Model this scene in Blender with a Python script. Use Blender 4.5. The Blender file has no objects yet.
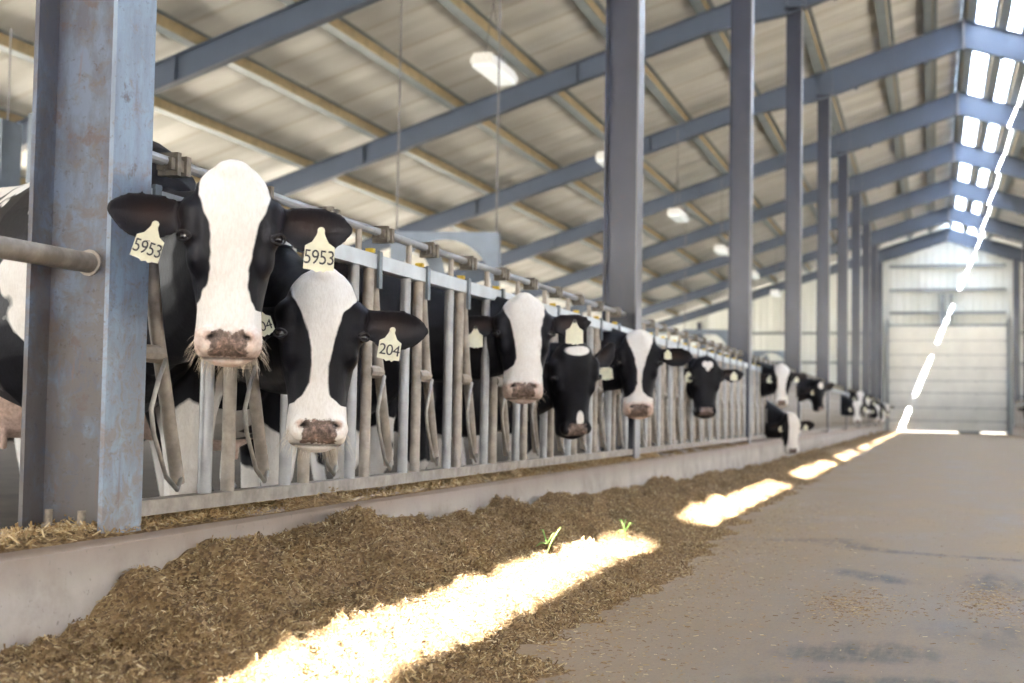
import bpy, bmesh, math, random
import numpy as np
from mathutils import Vector, Matrix
random.seed(7); rng = np.random.default_rng(7)
scn = bpy.context.scene
COL = scn.collection

# ------------------------------------------------------------------ camera
cd = bpy.data.cameras.new('camera'); cam = bpy.data.objects.new('camera', cd); COL.objects.link(cam)
cd.sensor_fit = 'HORIZONTAL'; cd.sensor_width = 36.0; cd.lens = 1351.5/1024*36.0
R_ = Vector((0.95494355, 0.29633972, 0.01629682)); U_ = Vector((-0.00040811, -0.05359951, 0.99856243)); W_ = Vector((-0.29678721, 0.9535774, 0.05106357))
CAM = Vector((-0.617, 0.0, 0.662))
cam.matrix_world = Matrix(((R_.x, U_.x, -W_.x, CAM.x), (R_.y, U_.y, -W_.y, CAM.y), (R_.z, U_.z, -W_.z, CAM.z), (0, 0, 0, 1)))
cd.clip_start = 0.05; cd.clip_end = 400
cd.dof.use_dof = True; cd.dof.focus_distance = 4.1; cd.dof.aperture_fstop = 3.4
scn.camera = cam
# ------------------------------------------------------------------ colour management, sky, sun, daylight portals
scn.view_settings.view_transform = 'Standard'; scn.view_settings.look = 'None'
scn.view_settings.gamma = 1.0; scn.view_settings.use_curve_mapping = False
scn.view_settings.exposure = 1.44
world = bpy.data.worlds.new('sky'); scn.world = world; world.use_nodes = True
bg = world.node_tree.nodes['Background']; bg.inputs[0].default_value = (0.98, 0.97, 0.94, 1); bg.inputs[1].default_value = 3.4
SUN_DIR = Vector((-0.40, 2.84, -1.0)).normalized()
sd = bpy.data.lights.new('sun', 'SUN'); sd.energy = 240.0; sd.angle = 0.0093; sd.color = (1.0, 0.98, 0.95)
sun = bpy.data.objects.new('sun', sd); COL.objects.link(sun); sun.rotation_euler = SUN_DIR.to_track_quat('-Z', 'Y').to_euler()
def portal(name, loc, direction, sx, sy):
    l = bpy.data.lights.new(name, 'AREA'); l.shape = 'RECTANGLE'; l.size = sx; l.size_y = sy; l.energy = 1.0
    l.cycles.is_portal = True
    o = bpy.data.objects.new(name, l); COL.objects.link(o); o.location = loc
    o.rotation_euler = Vector(direction).to_track_quat('-Z', 'Z').to_euler()
portal('daylight_left_side', (-15.9, 19, 2.15), (1, 0, 0), 84, 2.2)
portal('daylight_right_side', (15.9, 19, 2.15), (-1, 0, 0), 84, 2.2)
portal('daylight_back_opening', (0, -21.9, 1.9), (0, 1, 0), 26, 3.6)
scn.cycles.max_bounces = 8; scn.cycles.diffuse_bounces = 5; scn.cycles.sample_clamp_indirect = 8.0
scn.cycles.caustics_reflective = False; scn.cycles.caustics_refractive = False

# ------------------------------------------------------------------ material helpers
def mat(name): 
    m = bpy.data.materials.new(name); m.use_nodes = True; nt = m.node_tree
    b = nt.nodes['Principled BSDF']; return m, nt, b
def nd(nt, t, **k):
    n = nt.nodes.new(t)
    for a, v in k.items(): setattr(n, a, v)
    return n
def ramp(nt, src, stops):
    r = nd(nt, 'ShaderNodeValToRGB'); e = r.color_ramp.elements
    while len(e) < len(stops): e.new(0.5)
    for i, (p, c) in enumerate(stops):
        e[i].position = p; e[i].color = (c[0], c[1], c[2], 1) if not isinstance(c, (int, float)) else (c, c, c, 1)
    nt.links.new(src, r.inputs[0]); return r.outputs[0]
def coords(nt, scale=(1, 1, 1), space='Object'):
    tc = nd(nt, 'ShaderNodeTexCoord'); mp = nd(nt, 'ShaderNodeMapping'); mp.inputs['Scale'].default_value = scale
    nt.links.new(tc.outputs[space], mp.inputs[0]); return mp.outputs[0]
def noise(nt, vec, scale, detail=4, rough=0.6, dist=0.0):
    n = nd(nt, 'ShaderNodeTexNoise'); n.inputs['Scale'].default_value = scale; n.inputs['Detail'].default_value = detail
    n.inputs['Roughness'].default_value = rough; n.inputs['Distortion'].default_value = dist
    nt.links.new(vec, n.inputs['Vector']); return n.outputs['Fac']
def mixc(nt, fac, a, b, mode='MIX'):
    m = nd(nt, 'ShaderNodeMix', data_type='RGBA', blend_type=mode)
    for sock, v in ((m.inputs[0], fac), (m.inputs[6], a), (m.inputs[7], b)):
        if isinstance(v, (int, float)): sock.default_value = v
        elif isinstance(v, tuple): sock.default_value = (v[0], v[1], v[2], 1)
        else: nt.links.new(v, sock)
    return m.outputs[2]
def math_(nt, op, a, b=0.0, clamp=False):
    m = nd(nt, 'ShaderNodeMath', operation=op); m.use_clamp = clamp
    for i, v in enumerate((a, b)):
        if isinstance(v, (int, float)): m.inputs[i].default_value = v
        else: nt.links.new(v, m.inputs[i])
    return m.outputs[0]
def bump(nt, b, h, strength=0.3, dist=0.01):
    n = nd(nt, 'ShaderNodeBump'); n.inputs['Strength'].default_value = strength; n.inputs['Distance'].default_value = dist
    nt.links.new(h, n.inputs['Height']); nt.links.new(n.outputs[0], b.inputs['Normal'])
def attr(nt, name):
    a = nd(nt, 'ShaderNodeAttribute'); a.attribute_name = name; return a.outputs['Fac']
def simple(name, c, rough=0.6, metal=0.0, ns=0, namp=0.3, c2=None):
    m, nt, b = mat(name); b.inputs['Roughness'].default_value = rough; b.inputs['Metallic'].default_value = metal
    n = noise(nt, coords(nt), ns or 12, 5)
    c2 = c2 or tuple(x*(1-namp) for x in c)
    nt.links.new(ramp(nt, n, [(0.35, c2), (0.65, c)]), b.inputs['Base Color']); return m

M = {}
def mk_paint(name, base, dirty, rust, amt, rough=0.5):
    m, nt, b = mat(name); v = coords(nt); b.inputs['Roughness'].default_value = rough
    n1 = noise(nt, coords(nt, (1, 1, 0.25)), 6, 6, 0.65); n2 = noise(nt, v, 22, 6, 0.7); n3 = noise(nt, v, 3.5, 3)
    c = mixc(nt, ramp(nt, n3, [(0.35, 0.0), (0.7, 0.35)]), base, tuple(x*1.35 for x in base))
    c = mixc(nt, ramp(nt, n1, [(0.62-0.25*amt, 0.0), (0.75, 0.85*min(1, amt+.2))]), c, dirty)
    r = math_(nt, 'MULTIPLY', ramp(nt, n2, [(0.55, 0.0), (0.63, 1.0)]), ramp(nt, noise(nt, v, 4.3, 4), [(0.5, 0.0), (0.6, 1.0)]))
    c = mixc(nt, math_(nt, 'MULTIPLY', r, amt), c, rust)
    if amt > .9:
        sp = nd(nt, 'ShaderNodeSeparateXYZ'); nt.links.new(v, sp.inputs[0]); g = math_(nt, 'ADD', math_(nt, 'MULTIPLY', noise(nt, v, 7, 7, 0.75), 1.5), math_(nt, 'MULTIPLY', sp.outputs[2], -0.42 if amt > 1.05 else -0.25))
        c = mixc(nt, ramp(nt, g, [(0.46 if amt > 1.05 else .64, 0.0), (0.80 if amt > 1.05 else .86, 0.85)]), c, (0.115, 0.09, 0.08) if amt > 1.05 else (0.24, 0.19, 0.17))
        c = mixc(nt, ramp(nt, noise(nt, v, 38, 6, 0.75), [(0.60, 0.0), (0.68, 0.7)]), c, (0.17, 0.12, 0.10))
    nt.links.new(c, b.inputs['Base Color']); bump(nt, b, n2, 0.15*amt+.02, 0.003); return m
def mk_worn(name, base, light, grime, grime_up, web):
    m, nt, b = mat(name); v = coords(nt); b.inputs['Roughness'].default_value = 0.42
    sp = nd(nt, 'ShaderNodeSeparateXYZ'); nt.links.new(v, sp.inputs[0]); z = sp.outputs[2]
    a1 = noise(nt, coords(nt, (1, 1, 0.35)), 9, 7, 0.65); a2 = noise(nt, v, 16, 8, 0.75, 0.6); a3 = noise(nt, v, 55, 5, 0.8); a4 = noise(nt, coords(nt, (1, 1, 0.12)), 30, 4, 0.6)
    c = mixc(nt, ramp(nt, a1, [(0.44, 0.0), (0.58, 1.0)]), base, light)
    g = math_(nt, 'ADD', a2, math_(nt, 'MULTIPLY', z, -grime_up))
    c = mixc(nt, ramp(nt, g, [(0.30 if web else .42, 0.0), (0.46 if web else .56, 0.85)]), c, grime)
    c = mixc(nt, ramp(nt, a3, [(0.58, 0.0), (0.66, 0.75)]), c, tuple(x*.6 for x in grime))
    c = mixc(nt, ramp(nt, a4, [(0.62, 0.0), (0.70, 0.45)]), c, (0.16, 0.09, 0.07))
    r = math_(nt, 'MULTIPLY', ramp(nt, noise(nt, v, 5.5, 6, 0.7), [(0.60, 0.0), (0.65, 1.0)]), 0.75)
    c = mixc(nt, r, c, (0.105, 0.075, 0.066))
    nt.links.new(c, b.inputs['Base Color']); bump(nt, b, a2, 0.25, 0.004); return m
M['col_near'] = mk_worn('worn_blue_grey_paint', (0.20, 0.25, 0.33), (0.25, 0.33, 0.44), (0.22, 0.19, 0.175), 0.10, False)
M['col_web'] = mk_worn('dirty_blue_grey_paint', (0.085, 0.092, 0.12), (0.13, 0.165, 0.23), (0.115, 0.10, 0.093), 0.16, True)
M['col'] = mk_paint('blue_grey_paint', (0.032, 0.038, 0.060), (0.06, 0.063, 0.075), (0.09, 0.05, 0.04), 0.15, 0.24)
M['col_face'] = mk_paint('baked_light_flange_paint', (0.15, 0.155, 0.18), (0.17, 0.165, 0.17), (0.12, 0.07, 0.055), 0.2, 0.3)  # column paint lightened for outer flange faces: side light put into the colour
M['rafter'] = mk_paint('rafter_paint', (0.036, 0.053, 0.088), (0.045, 0.058, 0.082), (0.12, 0.07, 0.05), 0.1, 0.45)
M['purlin_web'] = simple('dusty_tan_purlin', (0.29, 0.235, 0.145), 0.85, 0, 5, 0.3)
M['purlin_flange'] = simple('galvanised_purlin_flange', (0.22, 0.26, 0.29), 0.6, 0.0, 4, 0.15)
M['galv'] = simple('galvanised_pipe', (0.40, 0.405, 0.415), 0.42, 0.35, 9, 0.35)
M['galv_dirty'] = simple('dusty_galvanised_pipe', (0.46, 0.405, 0.35), 0.55, 0.25, 14, 0.45)
M['galv_rail'] = simple('galvanised_square_tube', (0.58, 0.63, 0.68), 0.4, 0.45, 7, 0.2)
M['rail_low'] = simple('dusty_bottom_tube', (0.42, 0.38, 0.34), 0.7, 0.2, 16, 0.4)
M['clamp'] = simple('tarnished_clamp', (0.25, 0.22, 0.18), 0.6, 0.5, 30, 0.5)
M['rod'] = simple('bent_release_rod', (0.42, 0.40, 0.37), 0.45, 0.5, 20, 0.4)
M['yellow'] = simple('yellow_plastic_cap', (0.75, 0.50, 0.04), 0.5)
M['blackstrap'] = simple('dark_latch_strap', (0.16, 0.19, 0.22), 0.5)
M['hoodgrey'] = simple('grey_sheet_metal', (0.15, 0.185, 0.235), 0.45, 0.2, 4, 0.2)
M['bolt'] = simple('dusty_anchor_bolt', (0.34, 0.29, 0.23), 0.8, 0.1, 60, 0.4)
M['wire'] = simple('dark_steel_rod', (0.16, 0.16, 0.17), 0.5, 0.4)
# end wall corrugation
def mk_wall():
    m, nt, b = mat('ribbed_metal_wall'); b.inputs['Roughness'].default_value = 0.45
    n = noise(nt, coords(nt, (1, 1, 0.3)), 1.2, 4)
    nt.links.new(ramp(nt, n, [(0.3, (0.56, 0.60, 0.58)), (0.7, (0.70, 0.73, 0.72))]), b.inputs['Base Color']); return m
M['wall'] = mk_wall()
M['door'] = simple('white_sectional_door', (0.74, 0.74, 0.70), 0.5, 0, 1.2, 0.15)
M['girt'] = simple('grey_girt', (0.22, 0.25, 0.28), 0.5)
M['dark'] = simple('black_rubber', (0.03, 0.03, 0.035), 0.6)
def mk_ceiling():
    m, nt, b = mat('dusty_white_insulation'); b.inputs['Roughness'].default_value = 0.5
    v = coords(nt); n = noise(nt, coords(nt, (0.3, 1.2, 0.3)), 1.6, 5)
    w = nd(nt, 'ShaderNodeTexWave', wave_type='BANDS', bands_direction='Y'); w.inputs['Scale'].default_value = 0.26
    w.inputs['Distortion'].default_value = 0.7; w.inputs['Detail'].default_value = 2; w.inputs['Detail Scale'].default_value = 0.6
    nt.links.new(v, w.inputs['Vector'])
    c = ramp(nt, n, [(0.3, (0.50, 0.50, 0.485)), (0.72, (0.70, 0.71, 0.70))])
    seam = ramp(nt, w.outputs['Fac'], [(0.0, 0.45), (0.05, 0.0)])
    c = mixc(nt, seam, c, (0.36, 0.32, 0.26))
    nt.links.new(c, b.inputs['Base Color']); bump(nt, b, w.outputs['Fac'], 0.8, 0.10); return m
M['ceiling'] = mk_ceiling()
def mk_sky():
    m, nt, b = mat('translucent_roof_sheet'); nt.nodes.remove(b)
    out = nt.nodes['Material Output']; t = nd(nt, 'ShaderNodeBsdfTranslucent'); d = nd(nt, 'ShaderNodeBsdfDiffuse')
    n = noise(nt, coords(nt), 2.0, 3)
    t.inputs[0].default_value = (0.78, 0.86, 0.98, 1); nt.links.new(ramp(nt, n, [(0.3, (0.7, 0.76, 0.82)), (0.7, (0.8, 0.85, 0.9))]), d.inputs[0])
    mx = nd(nt, 'ShaderNodeMixShader'); mx.inputs[0].default_value = 0.60
    nt.links.new(d.outputs[0], mx.inputs[1]); nt.links.new(t.outputs[0], mx.inputs[2]); nt.links.new(mx.outputs[0], out.inputs[0]); return m
M['skylight'] = mk_sky()
def mk_curb():
    m, nt, b = mat('stained_concrete_kerb'); b.inputs['Roughness'].default_value = 0.75
    v = coords(nt); n = noise(nt, v, 3, 8, 0.65); n2 = noise(nt, v, 40, 4, 0.7)
    sep = nd(nt, 'ShaderNodeSeparateXYZ'); nt.links.new(v, sep.inputs[0])
    c = ramp(nt, n, [(0.3, (0.27, 0.225, 0.195)), (0.5, (0.42, 0.38, 0.345)), (0.75, (0.54, 0.505, 0.46))])
    band = math_(nt, 'MULTIPLY', ramp(nt, math_(nt, 'ADD', sep.outputs[2], math_(nt, 'MULTIPLY', n, 0.08)), [(0.25, 0.0), (0.33, 1.0)]), 0.7)
    c = mixc(nt, band, c, (0.29, 0.22, 0.18))
    c = mixc(nt, ramp(nt, n2, [(0.62, 0.0), (0.7, 0.6)]), c, (0.16, 0.14, 0.13))
    nt.links.new(c, b.inputs['Base Color']); bump(nt, b, n2, 0.3, 0.004); return m
M['curb'] = mk_curb()
def mk_floor():
    m, nt, b = mat('worn_concrete_lane'); v = coords(nt)
    n = noise(nt, coords(nt, (1.6, .7, 1)), 1.3, 8, 0.68); n2 = noise(nt, coords(nt, (3.0, 0.5, 1)), 4.5, 6, 0.7); n3 = noise(nt, v, 90, 3, 0.7); nf = noise(nt, v, 14, 5, 0.7)
    c = ramp(nt, n, [(0.3, (0.215, 0.144, 0.078)), (0.5, (0.28, 0.19, 0.103)), (0.72, (0.36, 0.248, 0.136))])
    st = attr(nt, 'stain'); gr = attr(nt, 'grey')
    c = mixc(nt, math_(nt, 'MULTIPLY', gr, ramp(nt, n2, [(0.3, 0.3), (0.65, 1.0)])), c, (0.18, 0.15, 0.12))
    c = mixc(nt, math_(nt, 'MULTIPLY', st, math_(nt, 'MULTIPLY', ramp(nt, n2, [(0.36, 0.1), (0.58, 1.0)]), ramp(nt, nf, [(0.3, 0.4), (0.5, 1.0)]))), c, (0.045, 0.042, 0.042))
    c = mixc(nt, math_(nt, 'MULTIPLY', attr(nt, 'dust'), ramp(nt, nf, [(0.35, 0.0), (0.6, 1.0)])), c, (0.27, 0.185, 0.105))
    c = mixc(nt, ramp(nt, n3, [(0.3, 0.35), (0.5, 0.0)]), c, (0.10, 0.085, 0.07))
    nt.links.new(c, b.inputs['Base Color']); nt.links.new(ramp(nt, n, [(0.3, 0.5), (0.7, 0.8)]), b.inputs['Roughness'])
    bump(nt, b, math_(nt, 'ADD', n3, nf), 0.35, 0.004); return m
M['floor'] = mk_floor()
M['stall'] = simple('wet_alley_concrete', (0.055, 0.043, 0.034), 0.95, 0, 3, 0.4); M['stall'].node_tree.nodes['Principled BSDF'].inputs['Specular IOR Level'].default_value = 0.1
M['ground'] = simple('gravel_yard', (0.30, 0.27, 0.22), 0.9, 0, 2, 0.2)
def mk_feed():
    m, nt, b = mat('chopped_feed'); b.inputs['Roughness'].default_value = 0.9
    v = coords(nt, (1, 1, 1)); vo = nd(nt, 'ShaderNodeTexVoronoi'); vo.inputs['Scale'].default_value = 140; vo.inputs['Randomness'].default_value = 1
    nt.links.new(coords(nt, (1, 0.5, 1)), vo.inputs['Vector'])
    n = noise(nt, v, 5, 5); n2 = noise(nt, v, 60, 5, 0.8)
    c = ramp(nt, vo.outputs['Color'], [(0.1, (0.11, 0.062, 0.025)), (0.5, (0.27, 0.165, 0.07)), (0.9, (0.42, 0.29, 0.14))])
    c = mixc(nt, ramp(nt, n, [(0.35, 0.45), (0.65, 0.0)]), c, (0.12, 0.075, 0.038))
    nt.links.new(c, b.inputs['Base Color']); bump(nt, b, math_(nt, 'ADD', vo.outputs['Distance'], n2), 0.9, 0.012); return m
M['feed'] = mk_feed()
def mk_straw():
    m, nt, b = mat('dry_feed_bits'); b.inputs['Roughness'].default_value = 0.8
    c = ramp(nt, attr(nt, 'shade'), [(0.0, (0.10, 0.055, 0.022)), (0.4, (0.27, 0.165, 0.068)), (0.75, (0.42, 0.29, 0.135)), (1.0, (0.66, 0.53, 0.32))])
    nt.links.new(c, b.inputs['Base Color']); return m
M['straw'] = mk_straw()
M['sprig'] = simple('fresh_green_stem', (0.25, 0.42, 0.10), 0.6)
def mk_cow():
    m, nt, b = mat('holstein_coat'); v = coords(nt)
    n1 = noise(nt, v, 45, 4, 0.6); n2 = noise(nt, v, 7, 4); nh = noise(nt, coords(nt, (1, 1, 0.35)), 160, 3, 0.7)
    w = math_(nt, 'ADD', attr(nt, 'white'), math_(nt, 'MULTIPLY', math_(nt, 'SUBTRACT', n1, 0.5), 0.25))
    wf = ramp(nt, math_(nt, 'MULTIPLY_ADD', w, 3.0), [(0.0, 0.0), (1.0, 1.0)])
    mm = nd(nt, 'ShaderNodeMath', operation='MULTIPLY_ADD'); mm.use_clamp = True
    nt.links.new(w, mm.inputs[0]); mm.inputs[1].default_value = 3.5; mm.inputs[2].default_value = 0.5
    white = ramp(nt, n2, [(0.3, (0.80, 0.77, 0.74)), (0.7, (0.90, 0.885, 0.865))])
    white = mixc(nt, ramp(nt, nh, [(0.3, 0.25), (0.6, 0.0)]), white, (0.48, 0.42, 0.37))
    black = ramp(nt, n2, [(0.3, (0.004, 0.004, 0.006)), (0.7, (0.011, 0.011, 0.016))])
    c = mixc(nt, mm.outputs[0], black, white)
    pk = ramp(nt, math_(nt, 'ADD', attr(nt, 'pink'), math_(nt, 'MULTIPLY', math_(nt, 'SUBTRACT', n1, 0.5), 0.5)), [(0.35, 0.0), (0.65, 1.0)])
    pinkc = ramp(nt, noise(nt, v, 55, 4, 0.7), [(0.35, (0.46, 0.33, 0.27)), (0.65, (0.72, 0.56, 0.49))])
    c = mixc(nt, pk, c, pinkc)
    inn = attr(nt, 'inner'); c = mixc(nt, inn, c, (0.026, 0.017, 0.016))
    pad = ramp(nt, math_(nt, 'ADD', attr(nt, 'pad'), math_(nt, 'MULTIPLY', math_(nt, 'SUBTRACT', noise(nt, v, 42, 5, 0.7), 0.5), 1.5)), [(0.38, 0.0), (0.56, 1.0)])
    padc = ramp(nt, noise(nt, v, 60, 5, 0.75), [(0.36, (0.10, 0.075, 0.065)), (0.52, (0.20, 0.155, 0.135)), (0.66, (0.45, 0.31, 0.27))])
    c = mixc(nt, pad, c, padc)
    c = mixc(nt, attr(nt, 'dark'), c, (0.012, 0.009, 0.009))
    nt.links.new(c, b.inputs['Base Color'])
    rr = ramp(nt, mm.outputs[0], [(0.0, 0.48), (1.0, 0.75)]); nt.links.new(rr, b.inputs['Roughness'])
    b.inputs['Specular IOR Level'].default_value = 0.14
    bump(nt, b, math_(nt, 'ADD', nh, n1), 0.25, 0.004); return m
M['cow'] = mk_cow()
def mk_plain(name, c, rough, coat=0.0):
    m, nt, b = mat(name); n = noise(nt, coords(nt), 30, 2); b.inputs['Roughness'].default_value = rough; b.inputs['Coat Weight'].default_value = coat
    nt.links.new(ramp(nt, n, [(0.3, tuple(x*.85 for x in c)), (0.7, c)]), b.inputs['Base Color']); return m
M['eye'] = mk_plain('wet_dark_eye', (0.008, 0.006, 0.010), 0.22, 0.25)
M['tag'] = mk_plain('pale_yellow_tag', (0.78, 0.77, 0.60), 0.45)
M['ink'] = mk_plain('black_marker', (0.03, 0.03, 0.035), 0.6)
M['faintink'] = mk_plain('faded_marker', (0.30, 0.30, 0.24), 0.6)
M['whisker'] = mk_plain('pale_whiskers', (0.60, 0.52, 0.42), 0.6)
M['lid'] = mk_plain('black_eyelid', (0.012, 0.011, 0.014), 0.7)
M['lens'] = mk_plain('lamp_lens', (0.8, 0.85, 0.88), 0.3)
M['lens'].node_tree.nodes['Principled BSDF'].inputs['Emission Color'].default_value = (0.85, 0.97, 1, 1)
M['lens'].node_tree.nodes['Principled BSDF'].inputs['Emission Strength'].default_value = 0.12
M['lamp_body'] = mk_plain('white_lamp_body', (0.75, 0.77, 0.78), 0.4)

# ------------------------------------------------------------------ mesh helpers
class MB:
    def __init__(s): s.v = []; s.f = []; s.m = []
    def add(s, vs, fs, mi=0):
        o = len(s.v); s.v += [tuple(x) for x in vs]; s.f += [tuple(i+o for i in f) for f in fs]; s.m += [mi]*len(fs)
    def box(s, x0, x1, y0, y1, z0, z1, mi=0):
        s.add([(x0,y0,z0),(x1,y0,z0),(x1,y1,z0),(x0,y1,z0),(x0,y0,z1),(x1,y0,z1),(x1,y1,z1),(x0,y1,z1)],
              [(0,3,2,1),(4,5,6,7),(0,1,5,4),(1,2,6,5),(2,3,7,6),(3,0,4,7)], mi)
    def tube(s, pts, r, n=10, mi=0, caps=True):
        pts = [Vector(p) for p in pts]; rs = r if isinstance(r, (list, tuple)) else [r]*len(pts)
        vs = []; prev = None
        for i, p in enumerate(pts):
            t = (pts[min(i+1, len(pts)-1)] - pts[max(i-1, 0)]).normalized()
            if prev is None:
                a = Vector((0,0,1)) if abs(t.z) < 0.9 else Vector((1,0,0)); e1 = t.cross(a).normalized()
            else: e1 = (prev - t*prev.dot(t)).normalized()
            prev = e1; e2 = t.cross(e1)
            for k in range(n):
                an = 2*math.pi*k/n; vs.append(p + (e1*math.cos(an) + e2*math.sin(an))*rs[i])
        fs = [(i*n+k, i*n+(k+1) % n, (i+1)*n+(k+1) % n, (i+1)*n+k) for i in range(len(pts)-1) for k in range(n)]
        if caps: fs += [tuple(reversed(range(n))), tuple(range((len(pts)-1)*n, len(pts)*n))]
        s.add(vs, fs, mi)
    def loft(s, rings, mi=0):
        n = len(rings[0]); vs = [p for r in rings for p in r]; L = len(rings)
        fs = [(i*n+k, i*n+(k+1) % n, (i+1)*n+(k+1) % n, (i+1)*n+k) for i in range(L-1) for k in range(n)]
        c0 = sum((Vector(p) for p in rings[0]), Vector())/n; c1 = sum((Vector(p) for p in rings[-1]), Vector())/n
        vs = vs + [c0, c1]; a = L*n
        fs += [(a, (k+1) % n, k) for k in range(n)] + [(a+1, (L-1)*n+k, (L-1)*n+(k+1) % n) for k in range(n)]
        s.add(vs, fs, mi)
    def ball(s, c, rx, ry=None, rz=None, frame=None, nu=14, nv=8, mi=0):
        ry = ry or rx; rz = rz or rx; c = Vector(c); fr = frame or (Vector((1,0,0)), Vector((0,1,0)), Vector((0,0,1)))
        rings = []
        for j in range(1, nv):
            ph = math.pi*j/nv
            rings.append([c + fr[0]*(rx*math.sin(ph)*math.cos(2*math.pi*k/nu)) + fr[1]*(ry*math.sin(ph)*math.sin(2*math.pi*k/nu)) + fr[2]*(rz*math.cos(ph)) for k in range(nu)])
        s.loft(rings, mi)
    def mesh(s, name, mats, smooth=False):
        me = bpy.data.meshes.new(name); me.from_pydata(s.v, [], s.f)
        for m in (mats if isinstance(mats, (list, tuple)) else [mats]): me.materials.append(m)
        me.polygons.foreach_set('material_index', s.m)
        bm = bmesh.new(); bm.from_mesh(me); bmesh.ops.recalc_face_normals(bm, faces=bm.faces); bm.to_mesh(me); bm.free()
        if smooth is True: me.polygons.foreach_set('use_smooth', [True]*len(me.polygons))
        elif smooth: me.polygons.foreach_set('use_smooth', [True]*len(me.polygons)); me.set_sharp_from_angle(angle=smooth)
        me.update(); return me
def link(name, me, parent=None, loc=(0,0,0), rz=0.0):
    o = bpy.data.objects.new(name, me); COL.objects.link(o); o.location = loc; o.rotation_euler = (0,0,rz)
    if parent: o.parent = parent
    return o
def empty(name, loc=(0,0,0), rz=0.0):
    o = bpy.data.objects.new(name, None); COL.objects.link(o); o.location = loc; o.rotation_euler = (0,0,rz); o.empty_display_size = .2; return o
def tag(o, label, cat, group=None, kind=None):
    o['label'] = label; o['category'] = cat
    if group: o['group'] = group
    if kind: o['kind'] = kind
    return o
def struct(name, mb, mats, smooth=False, label=None):
    o = link(name, mb.mesh(name, mats, smooth)); o['kind'] = 'structure'
    if label: o['label'] = label
    return o
def dup(o, loc=None, rz=None, parent=None):
    c = o.copy(); COL.objects.link(c); c.parent = parent
    if loc is not None: c.location = loc
    if rz is not None: c.rotation_euler = (0,0,rz)
    for ch in o.children: dup(ch, parent=c)
    return c
ORD = ['first','second','third','fourth','fifth','sixth','seventh','eighth','ninth','tenth','eleventh','twelfth','thirteenth']

# ------------------------------------------------------------------ dimensions
A = 2.669; D = 6.4; YC = [3.23] + [3.406 + D*k for k in range(1, 10)]      # far edge of each column flange
ZT = 7.39; SL = 0.322; CURB = 0.32; YEND = 61.1; YBACK = -22.0; XS = 16.0
def under(x): return ZT + SL*(A - abs(x))          # underside of the rafters
RD = 0.58; PD = 0.17
def roofz(x): return under(x) + RD + PD

# ------------------------------------------------------------------ floor, ground, kerbs
xs = np.concatenate([np.linspace(-2.7, 2.7, 136)]); ys = np.concatenate([np.arange(-22, 1.5, 0.8), np.arange(1.5, 14, 0.04), np.arange(14, 30, 0.15), np.linspace(30, YEND, 40)])
def grid(xs, ys, zf):
    X, Y = np.meshgrid(xs, ys); Z = zf(X, Y); v = np.stack([X.ravel(), Y.ravel(), Z.ravel()], 1)
    nx = len(xs); i, j = np.meshgrid(np.arange(nx-1), np.arange(len(ys)-1)); a = (j*nx+i).ravel()
    f = np.stack([a, a+1, a+nx+1, a+nx], 1); return v, f
def npmesh(name, v, f, m, smooth=True):
    me = bpy.data.meshes.new(name); k = f.shape[1]
    me.vertices.add(len(v)); me.vertices.foreach_set('co', v.astype(np.float32).ravel())
    me.loops.add(f.size); me.loops.foreach_set('vertex_index', f.astype(np.int32).ravel())
    me.polygons.add(len(f)); me.polygons.foreach_set('loop_start', np.arange(0, f.size, k, dtype=np.int32))
    me.update(calc_edges=True); me.materials.append(m)
    me.polygons.foreach_set('use_smooth', [smooth]*len(f)); return me
def setattr_(me, name, vals):
    a = me.attributes.new(name, 'FLOAT', 'POINT'); a.data.foreach_set('value', np.asarray(vals, dtype=np.float32))
class Waves:
    def __init__(s, seed, scale, n=14, dim=3):
        r = np.random.default_rng(seed); k = r.normal(size=(n, dim)); k /= np.linalg.norm(k, axis=1)[:, None]
        s.k = k*(2*np.pi/scale)*r.uniform(0.5, 1.6, (n, 1)); s.p = r.uniform(0, 6.28, n); s.n = n
    def __call__(s, P): return np.sin(P @ s.k.T + s.p).sum(1)/math.sqrt(s.n/2)
v, f = grid(xs, ys, lambda X, Y: 0*X)
me = npmesh('floor', v, f, M['floor'])
def blob(v, x, y, rx, ry, ang=0.0):
    dx = v[:,0]-x; dy = v[:,1]-y; c, s = math.cos(ang), math.sin(ang); a = (dx*c+dy*s)/rx; b = (-dx*s+dy*c)/ry
    return np.clip(1.3-(a*a+b*b), 0, 1)
wn = Waves(3, 1.4, dim=2)(v[:, :2])*0.04
vd = v.copy(); vd[:,0] += wn; vd[:,1] += wn*2
def track(v, pts, w):
    d = np.full(len(v), 9.9)
    for (x0,y0),(x1,y1) in zip(pts, pts[1:]):
        px, py = x1-x0, y1-y0; t = np.clip(((v[:,0]-x0)*px+(v[:,1]-y0)*py)/(px*px+py*py), 0, 1)
        d = np.minimum(d, np.hypot(v[:,0]-x0-t*px, (v[:,1]-y0-t*py)))
    return np.clip(1.2-d/w, 0, 1)
st = np.maximum.reduce([0.75*track(vd, [(-1.66,7.3),(-1.4,7.43),(-1.13,7.44),(-.83,6.97),(-.54,6.67),(-.27,6.57),(.3,6.45)], .11), 1.0*blob(vd, -.84, 5.85, .13, .28, .5), 0.35*blob(vd, -1.45, 8.6, .16, .22),
     0.7*blob(vd, -.40, 5.75, .11, .42), 0.75*blob(vd, -0.80, 3.95, .22, .16), 0.9*blob(vd, -0.55, 3.45, .5, .16), .6*blob(vd, -1.1, 3.2, .3, .1), .5*blob(vd, -.1, 4.2, .3, .2), 0.35*blob(vd, -.35, 4.4, .4, .3)])
setattr_(me, 'stain', st)
setattr_(me, 'grey', np.clip((8.0-v[:,1])/4.5, 0, 1)*np.clip((v[:,0]+1.9)/0.9, 0, 1)*0.85)
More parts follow.
